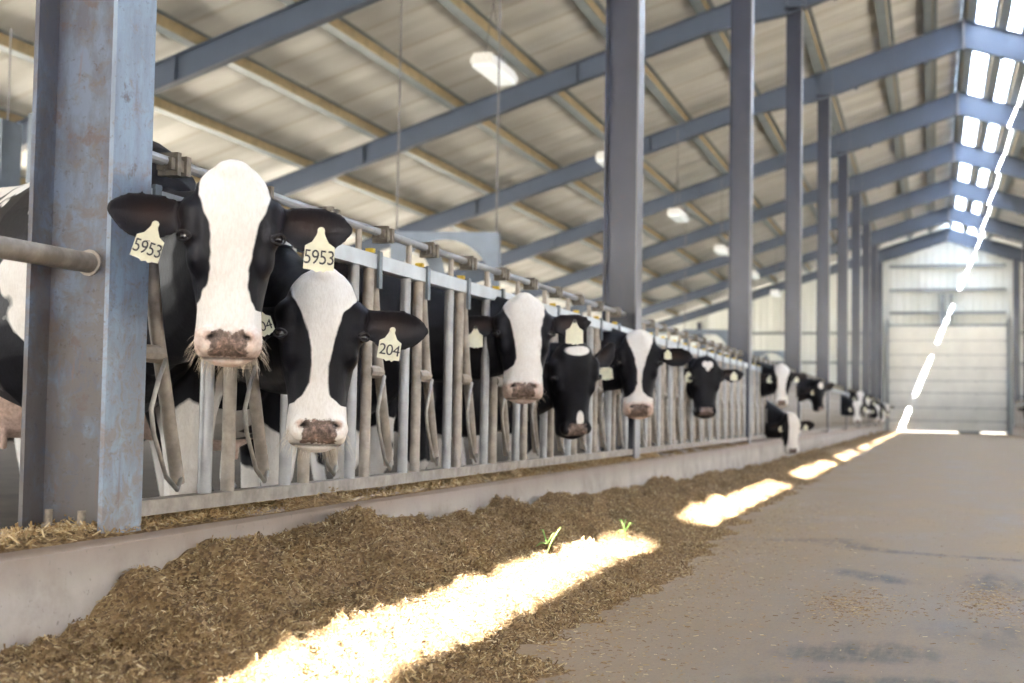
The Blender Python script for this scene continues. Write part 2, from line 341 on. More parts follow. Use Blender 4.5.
setattr_(me, 'dust', np.clip(1.15-(v[:,0]+1.75+wn*3)/0.75, 0, 1)*(v[:,1] > 0) + 0.9*blob(vd, -0.88, 4.9, .16, .35) + .8*blob(vd, -.42, 5.15, .14, .4))
o = link('floor', me); o['kind'] = 'structure'; o['label'] = 'worn brown grey concrete feed lane'
b = MB(); b.box(-XS, -2.95, YBACK, YEND, -0.3, 0.0); struct('floor_stall_left', b, M['stall'])
b = MB(); b.box(2.95, XS, YBACK, YEND, -0.3, 0.0); struct('floor_stall_right', b, M['stall'])
b = MB(); b.box(-2.7, 2.7, YBACK, YEND, -0.3, -0.012); struct('floor_slab', b, M['stall'])
b = MB(); b.add([(-90,-110,-.32),(90,-110,-.32),(90,150,-.32),(-90,150,-.32)], [(0,1,2,3)]); b.box(-6, 6, YEND+.3, YEND+30, -.32, -.01); b.box(-16, 16, YBACK-30, YBACK-.3, -.32, -.01)
struct('ground', b, M['ground'])
def curb_mesh(sgn):
    b = MB(); prof = [(2.95,-.2),(2.95,CURB),(2.90,CURB+.012),(2.675,CURB+.004),(2.655,CURB-.02),(2.645,0.15),(2.64,-.2)]
    vs = []; yy = list(np.arange(YBACK, YEND-.1, 0.9)) + [YEND-.1]
    for y in yy:
        j = 0.004*math.sin(y*1.7); vs += [(sgn*(x+ (j if 0<i<6 else 0)), y, z+(j if 0<i<5 else 0)) for i,(x,z) in enumerate(prof)]
    n = len(prof); fs = [(i*n+k, i*n+(k+1)%n, (i+1)*n+(k+1)%n, (i+1)*n+k) for i in range(len(yy)-1) for k in range(n)]
    fs += [tuple(range(n)), tuple(range((len(yy)-1)*n, len(yy)*n))]; b.add(vs, fs); return b
struct('trim_1', curb_mesh(-1), M['curb'], 0.5, 'pale stained concrete kerb between feed and headlocks')
struct('trim_2', curb_mesh(1), M['curb'], 0.5, 'concrete kerb on the far side of the lane')

# ------------------------------------------------------------------ walls
def ribbed(x0, x1, y, z0, ztop, pitch=0.30, depth=0.035, face=-1):
    b = MB(); pts = []; x = x0
    while x < x1 - 1e-6:
        for dx, dd in ((0, 0), (0.10, 0), (0.13, depth), (0.19, depth), (0.22, 0)):
            if x+dx <= x1: pts.append((x+dx, y+face*dd))
        x += pitch
    pts.append((x1, y))
    n = len(pts); vs = [(p[0], p[1], z0) for p in pts] + [(p[0], p[1], ztop(p[0])) for p in pts] + [(p[0], y+.06, z0) for p in pts] + [(p[0], y+.06, ztop(p[0])) for p in pts]
    fs = [(i, i+1, n+i+1, n+i) for i in range(n-1)] + [(2*n+i+1, 2*n+i, 3*n+i, 3*n+i+1) for i in range(n-1)]
    fs += [(n+i, n+i+1, 3*n+i+1, 3*n+i) for i in range(n-1)] + [(i+1, i, 2*n+i, 2*n+i+1) for i in range(n-1)]
    b.add(vs, fs); return b
DH = 4.6
zt = lambda x: roofz(x) - 0.02
b = ribbed(-XS, -2.45, YEND+.05, 0, zt); c = ribbed(2.45, XS, YEND+.05, 0, zt); e = ribbed(-2.45, 2.45, YEND+.05, DH, zt)
b.add(c.v, c.f); b.add(e.v, e.f); struct('wall_far', b, M['wall'], False, 'pale ribbed metal end wall')
b = MB(); b.box(-XS, -13, YBACK-.1, YBACK, -.1, 3.8); b.box(13, XS, YBACK-.1, YBACK, -.1, 3.8)
vs = []; xx = list(np.linspace(-XS, XS, 15))
for x in xx: vs += [(x, YBACK, 3.7), (x, YBACK, max(3.75, zt(x))), (x, YBACK-.1, 3.7), (x, YBACK-.1, max(3.75, zt(x)))]
fs = []
for i in range(14): a = i*4; fs += [(a, a+4, a+5, a+1), (a+2, a+3, a+7, a+6), (a, a+2, a+6, a+4)]
b.add(vs, fs); struct('wall_near', b, M['wall'])
for nm, s in (('wall_left', -1), ('wall_right', 1)):
    b = MB(); x0, x1 = sorted((s*XS, s*(XS+.12))); b.box(x0, x1, YBACK, YEND, -.2, 1.05); b.box(x0, x1, YBACK, YEND, 3.25, zt(XS)); struct(nm, b, M['stall'])
# girts and posts of the far end wall
for i, z in enumerate((7.2, 6.16, 5.17)):
    g = link('wall_girt', (lambda b: (b.box(-2.40, 2.40, YEND-.16, YEND+.01, z-.06, z+.06), b.mesh('wall_girt', M['girt']))[1])(MB()))
    tag(g, ['top', 'middle', 'lowest'][i] + ' horizontal girt above the white overhead door', 'girt', 'girts above the door')
for i, z in enumerate((1.6, 3.0, 4.3)):
    for s in (-1, 1):
        b = MB(); x0, x1 = sorted((s*2.9, s*15.8)); b.box(x0, x1, YEND-.16, YEND+.01, z-.06, z+.06)
        tag(link('wall_girt', b.mesh('wall_girt', M['girt'])), ['low', 'middle', 'upper'][i]+' girt on the end wall %s of the overhead door' % ('left' if s < 0 else 'right'), 'girt', 'girts beside the door')
for i, x in enumerate((-10.7, -6.6)):
    b = MB(); b.box(x-.1, x+.1, YEND-.22, YEND, 0, under(x)); tag(link('wall_post', b.mesh('wall_post', M['col'])), ['outer', 'inner'][i]+' steel post of the end wall behind the cow row', 'post')
# overhead door
dr = empty('door_1', (0, YEND-.03, 0)); dr['kind'] = 'structure'; dr['label'] = 'white sectional overhead door at the end of the lane'
zs = [0.085, 0.52, 1.08, 1.72, 2.24, 2.80, 3.36, 3.98, 4.6]
for i in range(8):
    b = MB(); z0, z1 = zs[i]+.012, zs[i+1]-.012
    b.box(-2.42, 2.42, -.03, .03, z0, z1)
    for q in range(4): x = -1.8+1.2*q; b.box(x-.5, x+.5, -.042, -.028, z0+.09, z1-.09)
    b.box(-2.42, 2.42, -.034, .028, z0-.006, z0+.008, 1)
    for q in range(5): b.box(-2.36+1.18*q-.03, -2.36+1.18*q+.03, -.06, -.03, z1-.05, z1+.03, 1)
    link('door_panel', b.mesh('door_panel', [M['door'], M['galv']]), dr)
b = MB(); 
for s in (-1, 1): b.box(s*2.47-.04, s*2.47+.04, -.12, .02, 0, 4.9)
b.box(-1.55, 1.55, -.25, -.17, 5.1, 5.2); b.box(-2.52, -2.38, .034, .06, 0, 4.75); b.box(2.38, 2.52, .034, .06, 0, 4.75); b.box(-2.5, 2.5, .034, .06, .13, 4.7); b.box(.45, 1.35, .0, .05, 0.0, .13); b.box(-.3, -.08, -.2, -.05, 4.6, 6.0); b.box(.12, .22, -.2, -.05, 4.6, 6.0)
link('door_track', b.mesh('door_track', M['girt']), dr)

# ------------------------------------------------------------------ roof
def roof_panel(x0, x1, thick=0.06, y0=YBACK-.3, y1=YEND+.3):
    b = MB(); z0, z1 = roofz(x0), roofz(x1)
    b.add([(x0,y0,z0),(x1,y0,z1),(x1,y1,z1),(x0,y1,z0),(x0,y0,z0+thick),(x1,y0,z1+thick),(x1,y1,z1+thick),(x0,y1,z0+thick)],
          [(0,3,2,1),(4,5,6,7),(0,1,5,4),(1,2,6,5),(2,3,7,6),(3,0,4,7)]); return b
struct('ceiling_left', roof_panel(-XS-.2, 0.0), M['ceiling'], label='dusty white insulated underside of the roof')
struct('ceiling_right', roof_panel(1.49, XS+.2), M['ceiling'])
struct('ceiling_skylight', roof_panel(0.0, 1.27, 0.012), M['skylight'], label='translucent skylight sheets beside the ridge')
def purlin_mesh(x, name='roof_purlin', y0=YBACK, y1=YEND-.25):
    b = MB(); zb = under(x)+RD; s = -1 if x < 0 else 1
    def seg(xa, xb, za, zb_, mi):
        x_, X_ = sorted((xa, xb)); b.box(x_, X_, y0, y1, za, zb_, mi)
    seg(x, x+s*.012, zb, zb+PD-.01, 0); seg(x+s*.012, x+s*.20, zb, zb+.012, 1); seg(x, x-s*.08, zb+PD-.02, zb+PD-.008, 1); seg(x+s*.19, x+s*.20, zb, zb+.03, 1)
    return b.mesh(name, [M['purlin_web'], M['purlin_flange']])
PX = [-0.60, -1.45, -2.80, -4.25, -5.72, -7.2, -8.68, -10.15, -11.63, -13.1, -14.6]
for i, x in enumerate(PX):
    tag(link('roof_purlin', purlin_mesh(x)), ORD[i]+' dusty steel purlin down from the ridge on the left slope', 'purlin', 'purlins under the left roof slope')
for i, x in enumerate([0.05, 0.66, 1.20, 1.60, 3.3, 4.8, 6.3, 7.8, 9.3, 10.8, 12.3, 13.8]):
    tag(link('roof_purlin', purlin_mesh(x)), ORD[i]+' steel purlin down from the ridge on the right slope', 'purlin', 'purlins under the right roof slope')
# rafters
def rafter_parts():
    out = []
    for s in (-1, 1):
        b = MB(); hx = XS-.1
        def strip(dz0, dz1, t, xa=0.0, xb=hx):
            za0, za1, zb0, zb1 = under(xa)+dz0, under(xa)+dz1, under(xb)+dz0, under(xb)+dz1
            X0, X1 = s*xa, s*xb
            b.add([(X0,-t,za0),(X1,-t,zb0),(X1,t,zb0),(X0,t,za0),(X0,-t,za1),(X1,-t,zb1),(X1,t,zb1),(X0,t,za1)],
                  [(0,3,2,1),(4,5,6,7),(0,1,5,4),(1,2,6,5),(2,3,7,6),(3,0,4,7)])
        K = 2.93; lo = RD-.38
        def seg(xa, xb, a0, b0, a1, b1, t):
            X0, X1 = s*xa, s*xb; za, zb = under(xa), under(xb)
            b.add([(X0,-t,za+a0),(X1,-t,zb+b0),(X1,t,zb+b0),(X0,t,za+a0),(X0,-t,za+a1),(X1,-t,zb+b1),(X1,t,zb+b1),(X0,t,za+a1)], [(0,3,2,1),(4,5,6,7),(0,1,5,4),(1,2,6,5),(2,3,7,6),(3,0,4,7)])
        seg(0, K, 0, 0, RD, RD, .006); seg(K, hx, 0, 0, RD, RD, .006) if False else seg(K, 4.2, 0, lo, RD, RD, .006); seg(4.2, hx, lo, lo, RD, RD, .006)
        seg(0, K, 0, 0, .014, .014, .085); seg(K, 4.2, 0, lo, .014, lo+.014, .085); seg(4.2, hx, lo, lo, lo+.014, lo+.014, .085); strip(RD-.014, RD, .085)
        for xa in (2.62, 2.92): strip(.014, RD-.014, .075, xa, xa+.014)
        for xa in (6.5, 10.5): strip(lo, RD-.014, .075, xa, xa+.014)
        for xa in (1.35,): seg(xa, xa+.035, 0.01, .01, RD-.01, RD-.01, .03)
        for xa in (0.7, 2.1): strip(-.05, 0.0, .03, xa, xa+.07)
        out.append(b.mesh('sloping_beam', M['rafter']))
    b = MB(); b.box(-.022, .022, -.11, .11, under(0)-.05, under(0)+RD+.02); out.append(b.mesh('ridge_plate', M['wire'])); return out
rp = rafter_parts()
rafter = None
for k in range(-3, 10):
    y = (YC[k] if k > 0 else 3.406+D*k) - .092
    if k == 9: y = YEND-.28
    r = empty('roof_rafter', (0, y, 0))
    link('sloping_beam', rp[0], r); link('sloping_beam', rp[1], r); link('ridge_plate', rp[2], r)
    lab = 'blue grey steel roof rafter resting on the %s column counted from the camera' % ORD[k] if k >= 0 else 'steel roof rafter over the lane behind the camera'
    tag(r, lab, 'rafter', 'steel roof rafters')

# ------------------------------------------------------------------ columns
def column_mesh(m, h, dx=.256, bf=.184):
    b = MB(); t = .013
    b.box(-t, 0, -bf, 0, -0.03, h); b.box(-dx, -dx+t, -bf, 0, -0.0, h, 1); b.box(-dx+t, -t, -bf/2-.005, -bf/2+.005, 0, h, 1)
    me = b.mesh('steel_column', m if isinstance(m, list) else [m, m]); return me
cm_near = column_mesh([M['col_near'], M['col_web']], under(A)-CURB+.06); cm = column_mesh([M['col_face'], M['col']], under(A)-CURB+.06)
cobj = []
for k in range(-2, 10):
    y = YC[k] if k >= 0 else 3.23+D*k
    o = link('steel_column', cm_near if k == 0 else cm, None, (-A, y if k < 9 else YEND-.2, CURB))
    if k == 0:
        tag(o, 'huge rusty blue grey steel column nearest the camera, left of cow 5953', 'column', 'steel columns on the left kerb')
        for q, (bx, by) in enumerate(((-.19, -.145), (-.085, -.150))):
            bb = MB(); bb.tube([(bx, by, 0), (bx, by, .06)], .011, 10); bb.tube([(bx, by, 0), (bx, by, .022)], .018, 6); link('anchor_bolt', bb.mesh('anchor_bolt', M['bolt']), o)
    elif k > 0: tag(o, '%s blue grey steel column along the left kerb, counted from the camera' % ORD[k], 'column', 'steel columns on the left kerb')
    else: tag(o, 'blue grey steel column on the left kerb behind the camera', 'column', 'steel columns on the left kerb')
    bp = MB(); bp.box(-.29, .03, -.12-.092, .12-.092, -.002+under(A)-CURB-.0, under(A)-CURB+.02); link('cap_plate', bp.mesh('cap_plate', M['col']), o)
for k in range(-2, 10):
    y = YC[k] if k >= 0 else 3.23+D*k
    o = link('steel_column', cm, None, (A, (y if k < 9 else YEND-.2)-.184, CURB), math.pi)
    tag(o, ('%s steel column along the right kerb, counted from the camera' % ORD[k]) if k >= 0 else 'steel column on the right kerb behind the camera', 'column', 'steel columns on the right kerb')

# ------------------------------------------------------------------ headlock panels (local: y along lane, x = -A plane offset, z from kerb top)
XL = -2.715
def headlock(name, length, units):
    root = empty(name, (XL, 0, CURB)); s = length/units
    ZR0, ZR1 = 1.206-CURB, 1.263-CURB
    b = MB(); b.box(-.028, .028, 0, length, ZR0, ZR1); link('top_rail', b.mesh('top_rail', M['galv_rail']), root)
    b = MB(); b.box(-.03, .03, 0, length, 0.036, .078); link('bottom_rail', b.mesh('bottom_rail', M['rail_low']), root)
    zp = 1.375-CURB
    b = MB(); b.tube([(-.045, 0.0, zp), (-.045, length, zp)], .016, 10); link('locking_pipe', b.mesh('locking_pipe', M['galv'], .6), root)
    post = MB(); post.tube([(0,0,.06),(0,0,ZR0+.01)], .0215, 12); post.tube([(-.045,0,ZR1-.03),(-.045,0,zp)], .0135, 8); pm = post.mesh('post', M['galv_dirty'], .6)
    post2 = MB(); post2.tube([(0,0,.06),(0,0,ZR0+.01)], .0215, 12); pm2 = post2.mesh('post', M['galv'], .6)
    bar = MB(); bar.tube([(.0, .025, ZR0+.02), (.0, .095, .56), (.0, .235, .115)], .0205, 12); bar.tube([(0,-.005,.485),(0,.115,.485)], .026, 10); bmx = bar.mesh('locking_bar', M['galv_dirty'], .6)
    rod = MB(); rod.tube([(.012,.105,.47),(.018,.06,.41),(.018,.028,.33),(.018,.045,.26),(.015,.12,.14),(.012,.185,.07+.03),(.0,.225,.13)], .0075, 6); rm = rod.mesh('release_rod', M['rod'], True)
    lat = MB(); lat.box(.027,.038,-.012+.03,.02+.03,ZR0-.075,ZR1+.012,0); lat.box(-.03,.038,.016,.052,ZR1,ZR1+.008,0); lat.box(-.012,.020,-.008,.016,ZR1+.006,ZR1+.022,1)
    lm = lat.mesh('latch', [M['blackstrap'], M['yellow']])
    cl = MB(); cl.box(-.07,-.02,-.05,.05,zp-.025,zp+.01); cl.box(-.078,-.012,-.03,-.01,zp-.04,zp+.028); cl.box(-.078,-.012,.02,.045,zp-.035,zp+.024); cl.tube([(-.045,-.06,zp-.02),(-.045,.06,zp+.012)], .012, 6); clm = cl.mesh('pipe_clamp', M['clamp'])
    for i in range(units):
        y = s*i + .012
        link('post', pm, root, (0, y, 0)); link('locking_bar', bmx, root, (0.004, y, 0)); link('release_rod', rm, root, (0.02, y, 0))
        link('latch', lm, root, (0, y, 0)); link('pipe_clamp', clm, root, (0, y+s*.45, 0)); link('post', pm2, root, (0, y+s-.14, 0))
    return root
h0 = headlock('headlock_panel', 6.39, 12); h0.location = (XL, 3.235, CURB)
tag(h0, 'galvanised headlock feed barrier between the nearest and second columns', 'headlock', 'galvanised headlock panels along the lane')
h1 = headlock('headlock_panel', 6.21, 12)
for k in range(1, 9):
    o = h1 if k == 1 else dup(h1); o.location = (XL, YC[k]+.002, CURB)
    tag(o, 'galvanised headlock feed barrier between the %s and %s columns' % (ORD[k], ORD[k+1]), 'headlock', 'galvanised headlock panels along the lane')
for k in (7, 8):
    o = dup(h1, (-XL, YC[k]+6.21, CURB), math.pi); tag(o, 'galvanised headlock panel on the right side of the lane, %s from the end wall' % ('second' if k == 7 else 'first'), 'headlock', 'headlock panels on the right')
b = MB(); b.tube([(-2.79, -3.0, .97+.04), (-2.79, 3.135, 1.042)], .028, 16); b.tube([(-2.79, 3.127, 1.042), (-2.79, 3.136, 1.042)], .036, 16)
tag(link('gate_pipe', b.mesh('gate_pipe', M['galv_dirty'], .6)), 'round dusty galvanised pipe rail welded into the nearest column', 'pipe rail')

# ------------------------------------------------------------------ lamps, fans
def lamp_parts():
    b = MB(); b.box(-.14, .14, -.52, .52, .02, .10); b.box(-.12,.12,-.5,.5,.1,.15); b1 = b.mesh('lamp_body', M['lamp_body'])
    b = MB(); b.box(-.125, .125, -.5, .5, -.02, .02); b2 = b.mesh('lamp_lens', M['lens'])
    b = MB(); b.tube([(0,-.4,.15),(0,-.1,.9)], .006, 5); b.tube([(0,.4,.15),(0,-.1,.9)], .006, 5); b.tube([(0,-.1,.9),(0,-.1,1.9)], .006, 5); return b1, b2, b.mesh('hanging_wire', M['wire'])
lp = lamp_parts()
for i in range(7):
    y = 15.9+D*i; r = empty('ceiling_lamp', (-5.85, y, 4.86)); 
    for n_, m_ in zip(('lamp_body', 'lamp_lens', 'hanging_wire'), lp): link(n_, m_, r)
    tag(r, '%s long white hanging barn lamp under the left roof, counted from the camera' % ORD[i], 'lamp', 'barn lamps over the cows')
def fan(loc, rz, label, rod_len=2.6, w=.66):
    r = empty('barn_fan', loc, rz); n = 32; b = MB()
    # square front plate with round opening
    vs = []; 
    for k in range(n):
        a = 2*math.pi*k/n+math.pi/4; c, s = math.cos(a), math.sin(a); q = w/max(abs(c), abs(s)); vs += [(.58*c*.98, -.02, .58*s*.98), (c*q, -.02, s*q), (.58*c*.98, .0, .58*s*.98), (c*q, .0, s*q)]
    fs = []
    for k in range(n):
        a, c = 4*k, 4*((k+1) % n); fs += [(a, a+1, c+1, c), (a+2, c+2, c+3, a+3), (a+1, a+3, c+3, c+1), (a, c, c+2, a+2)]
    b.add(vs, fs); b.box(-w, w, 0, .35, w-.02, w); b.box(-w, w, 0, .35, -w, -w+.02); b.box(-w, -w+.02, 0, .35, -w+.02, w-.02); b.box(w-.02, w, 0, .35, -w+.02, w-.02)
    link('fan_housing', b.mesh('fan_housing', M['hoodgrey']), r)
    b = MB(); b.tube([(0, .05, 0), (0, .3, 0)], .09, 14); link('fan_motor', b.mesh('fan_motor', M['dark']), r)
    for k in range(4):
        a = math.pi/2*k+.4; b = MB(); p = []
        for rr, ww in ((.09, .05), (.3, .09), (.53, .11)):
            for q, dy in ((-1, .12), (1, .2)): p.append((rr*math.cos(a)-q*ww*math.sin(a), dy, rr*math.sin(a)+q*ww*math.cos(a)))
        p2 = [(x, y+.012, z) for x, y, z in p]; b.add(p+p2, [(0,2,3,1),(2,4,5,3),(6,7,9,8),(8,9,11,10),(0,6,8,2),(2,8,10,4),(1,3,9,7),(3,5,11,9),(4,10,11,5),(0,1,7,6)])
        link('fan_blade', b.mesh('fan_blade', M['hoodgrey']), r)
    b = MB()
    for s in (-1, 1): b = MB(); b.tube([(s*(w-.05), .15, w-.01), (s*(w-.05), .15, w+rod_len)], .012, 6); link('hanger_rod', b.mesh('hanger_rod', M['wire']), r)
    tag(r, label, 'fan', 'ventilation fans over the stalls')
fan((-6.25, 15.3, 2.15), 0.25, 'grey square barn fan above the headlock rail between the white faced cows', 2.9)
fan((-9.95, 13.2, 3.35), 0.1, 'grey square barn fan half hidden behind the nearest column', 1.5)
fan((-11.6, 13.1, 3.30), 0.0, 'grey square barn fan cut by the left edge of the view', 1.1)
fan((-6.6, 37.5, 2.35), 0.25, 'small distant barn fan just right of the second column', 3.75)
fan((-6.25, 50.0, 2.35), 0.25, 'farthest barn fan near the end wall', 3.75)
# ------------------------------------------------------------------ feed
HC = np.array([(-5,.05),(2.0,.05),(2.64,.076),(2.9,.095),(3.1,.18),(3.33,.23),(3.55,.275),(3.7,.25),(3.86,.235),(4.1,.30),(4.47,.285),(4.86,.265),(5.24,.17),(5.64,.20),(6.4,.18),(6.85,.12),(7.1,.18),(8.14,.095),(8.48,.175),(10.1,.135),(12.7,.10),(17.8,.08),(62,.05)])
fw1, fw2, fw3 = Waves(11, .55, dim=2), Waves(12, .16, 20, dim=2), Waves(13, .06, 24, dim=2)
def sm(t): t = np.clip(t, 0, 1); return t*t*(3-2*t)
def feed_h(X, Y):
    P = np.stack([np.ravel(X), np.ravel(Y)], 1); sh = np.shape(X)
    a, b_, c = (w(P).reshape(sh) for w in (fw1, fw2, fw3)); d = X + 2.65
    hc = np.interp(Y, HC[:,0], HC[:,1])*.90 - .04 - .045*np.exp(-((Y-4.7)/.7)**2); wide = 1.06 + .02*np.sin(Y*1.3) + .035*a + .012*b_ - .14*np.clip((Y-5)/3, 0, 1) - .12*np.clip((Y-9)/20, 0, 1)
    h = (hc-.06)*(1-sm((d-.05)/.60)) + (.115-.05*np.clip((Y-7)/5, 0, 1))*(1-sm((d-.45)/np.maximum(wide-.45, .1))) 
    body = 1-sm(d/wide)
    h = h + (0.028*a*np.clip(body*1.6, 0, 1) + .014*b_*np.sqrt(body) + .006*c*np.sqrt(body))*np.clip(d/.10+.35, 0, 1)
    # hollow eaten out of the near heap
    h = h - .12*np.exp(-(((X+2.28)/.13)**2 + ((Y-3.65)/.33)**2)) - .05*np.exp(-(((X+2.38)/.10)**2 + ((Y-4.6)/.25)**2)) + .04*np.exp(-(((X+2.42)/.12)**2 + ((Y-4.15)/.22)**2)) + .03*np.exp(-(((X+2.05)/.12)**2 + ((Y-3.3)/.4)**2)) + .05*np.exp(-(((X+2.38)/.15)**2+((Y-4.25)/.3)**2)) + .035*np.exp(-(((X+1.95)/.2)**2+((Y-4.9)/.7)**2))
    return np.where(d > wide, -.01, np.maximum(h, 0.001))
v, f = grid(np.arange(-2.652, -1.30, .014), np.concatenate([np.arange(1.2, 9, .016), np.arange(9, 16, .04), np.arange(16, YEND-.3, .15)]), feed_h)
keep = (v[f][:, :, 2] > -.005).any(1); f = f[keep]; used = np.unique(f); remap = -np.ones(len(v), int); remap[used] = np.arange(len(used)); v = v[used]; f = remap[f]
o = link('feed_heap', npmesh('feed_heap', v, f, M['feed'])); tag(o, 'long brown heap of chopped feed lying along the concrete kerb', 'feed', kind='stuff')
def flakes(n, fx, fy, zf, name, size=(.005, .022), lift=.004, sh=(0, 1), tilt=.5):
    X, Y = fx(n), fy(n); Z = zf(X, Y); ok = Z > -.005; X, Y, Z = X[ok], Y[ok], Z[ok]; n = len(X)
    L = rng.uniform(0, 1, n)**2.2*(size[1]-size[0])+size[0]; Wd = L*rng.uniform(.12, .3, n)+.0012; T = Wd*.35
    yaw = rng.uniform(0, 6.283, n); pit = rng.normal(0, tilt, n)
    d = np.stack([np.cos(yaw)*np.cos(pit), np.sin(yaw)*np.cos(pit), np.sin(pit)], 1); s = np.stack([-np.sin(yaw), np.cos(yaw), 0*yaw], 1)
    u = np.cross(d, s); c = np.stack([X, Y, Z+lift*rng.uniform(0, 1, n)+np.abs(np.sin(pit))*L*.25], 1)
    V = np.zeros((n, 6, 3))
    for i, (a, bb, cc) in enumerate(((-1,-1,0),(-1,1,0),(-1,0,1),(1,-1,0),(1,1,0),(1,0,1))):
        V[:, i] = c + d*(a*L/2)[:, None] + s*(bb*Wd/2)[:, None]*(1 if a < 0 else .6) + u*(cc*T)[:, None]
    base = (np.arange(n)*6)[:, None]
    q = (base[:, None, :] + np.array([[0,1,4,3],[1,2,5,4],[2,0,3,5]])[None]).reshape(-1, 4)
    me = npmesh(name, V.reshape(-1, 3), q, M['straw'], False)
    setattr_(me, 'shade', np.repeat(rng.uniform(sh[0], sh[1], n)**1.3, 6)); return me
U = rng.uniform
def ynear(n): return 1.7 + 8.3*U(0, 1, n)**1.7
me = flakes(140000, lambda n: U(-2.64, -1.35, n), ynear, feed_h, 'loose_feed')
tag(link('loose_feed', me), 'loose chopped straw and corn bits scattered over the feed heap', 'feed bits', kind='stuff')
me = flakes(9000, lambda n: U(-2.64, -1.35, n), lambda n: U(10, 22, n), feed_h, 'loose_feed', (.015, .04))
tag(link('loose_feed', me), 'loose feed bits farther along the kerb heap', 'feed bits', kind='stuff')
def curbz(X, Y): return CURB + .012 + .028*np.clip(1-np.abs(X+2.80)/.14, 0, 1)*(.6+.4*np.sin(Y*5)) + 0*X
wc = Waves(31, .35, dim=2)
def curbh(X, Y):
    return CURB - .004 + np.clip(.012 + .012*wc(np.stack([X.ravel(), Y.ravel()], 1)).reshape(X.shape), 0, .05)*np.clip((X+2.95)/.05, 0, 1)*np.clip((-2.648-X)/.035, 0, 1)
v, f = grid(np.arange(-2.95, -2.645, .012), np.arange(1.0, 16, .03), curbh)
tag(link('kerb_litter', npmesh('kerb_litter', v, f, M['feed'])), 'thin crust of spilled feed on top of the kerb under the headlocks', 'feed', kind='stuff')
me = flakes(34000, lambda n: U(-2.95, -2.652, n), lambda n: 1.5+9*U(0, 1, n)**1.5, curbh, 'kerb_straw', (.006, .03), .014, (0.45, 1))
tag(link('kerb_straw', me), 'straw bits lying on the kerb top beneath the headlocks', 'feed bits', kind='stuff')
def flx(n): return np.where(U(0,1,n) < .5, U(-1.6, 2.3, n), -1.68+np.abs(rng.normal(0, .28, n)))
me = flakes(13000, flx, lambda n: 1.8 + 9*U(0, 1, n)**1.6, lambda X, Y: 0*X+.001, 'lane_straw', (.004, .018), .002, (0.2, 1), .1)
tag(link('lane_straw', me), 'sparse straw bits scattered on the concrete lane', 'feed bits', kind='stuff')
def clump(cx, cy, rx, ry, n, lab):
    me = flakes(n, lambda n: rng.normal(cx, rx, n), lambda n: rng.normal(cy, ry, n), lambda X, Y: 0*X+.001, 'lane_straw', (.005, .02), .003, (0.2, .9), .15)
    tag(link('lane_straw', me), lab, 'feed bits', kind='stuff')
clump(-.88, 4.9, .09, .22, 900, 'small patch of straw bits on the lane nearer the middle')
clump(-.43, 5.15, .08, .28, 800, 'small patch of straw bits on the lane at the right edge')
for (x, y, pts, lab) in ((-2.02, 5.0, [(0,0,0),(.02,.0,.05),(.05,.01,.10)], 'thin green stem on the sunlit feed close to the camera'), (-1.97, 6.15, [(0,0,0),(-.005,0,.05),(.0,.01,.09)], 'fresh green sprig standing on the sunlit feed')):
    z = float(feed_h(np.array([x]), np.array([y]))[0]); r = MB(); r.tube(pts, .0025, 5); 
    o = link('green_sprig', r.mesh('green_sprig', M['sprig'], True), None, (x, y, z)); tag(o, lab, 'sprig')
    for q in ((-.05, .02, .02), (.045, -.01, .07), (-.03, 0, .085)):
        r = MB(); r.tube([(0,0,.035),(q[0]*.6,q[1],q[2]*.8+.02),q], [.003,.004,.001], 5); link('leaf', r.mesh('leaf', M['sprig'], True), o)
# ------------------------------------------------------------------ cows
HEAD = [ # u, v back, v front, half width
 (-.002,-.115,-.045,.042),(.012,-.140,-.022,.070),(.045,-.175,-.004,.099),(.085,-.205,.004,.116),(.14,-.235,.008,.127),(.19,-.255,.008,.134),(.235,-.262,.006,.133),
 (.29,-.262,.003,.124),(.34,-.248,.001,.113),(.39,-.222,.000,.102),(.43,-.200,.000,.096),(.47,-.186,.001,.097),(.50,-.176,-.003,.100),(.53,-.168,-.014,.101),(.553,-.160,-.030,.097),(.570,-.150,-.052,.084),(.580,-.130,-.078,.056)]
HS = .925; WF = 1.0
def face_basis(F, U):
    F = Vector(F).normalized(); U = Vector(U); U = (U - F*U.dot(F)).normalized(); return F, U, U.cross(F).normalized()
def hpt(B, u, w, v): P, F, U, W = B; return P - U*(u*HS) + W*(w*HS*WF) + F*(v*HS)
def head_solid(mb, B):
    rings = []
    for (u, vb, vf, hw) in HEAD:
        vc, hd = (vb+vf)/2, (vf-vb)/2; ring = []
        for k in range(28):
            a = 2*math.pi*k/28; c, s = math.cos(a), math.sin(a); n = 2.5
            cw = math.copysign(abs(c)**(2/n), c); sv = math.copysign(abs(s)**(2/n), s)
            nar = 1 - (.16 if u > .24 else .06)*max(0, sv) - .18*max(0, -sv)**2
            ring.append(hpt(B, u, cw*hw*nar, vc+sv*hd))
        rings.append(ring)
    mb.loft(rings)
    fr = (B[3], B[2], B[1])
    for s in (-1, 1):
        mb.ball(hpt(B, .200, s*.112, -.050), .034, .042, .040, fr)         # brow and orbit
        mb.ball(hpt(B, .265, s*.094, -.075), .032, .06, .06, fr)            # cheek bone below the eye
        mb.ball(hpt(B, .145, s*.106, -.075), .045, .05, .06, fr)            # temple where the ear is rooted
        mb.ball(hpt(B, .515, s*.055, -.030), .040, .040, .036, fr)         # muzzle pads
        mb.ball(hpt(B, .30, s*.072, -.17), .038, .10, .07, fr)             # jaw muscle
    mb.ball(hpt(B, .566, 0, -.105), .062, .026, .050, fr)                  # chin
    mb.ball(hpt(B, .02, 0, -.05), .050, .035, .045, fr)                    # poll
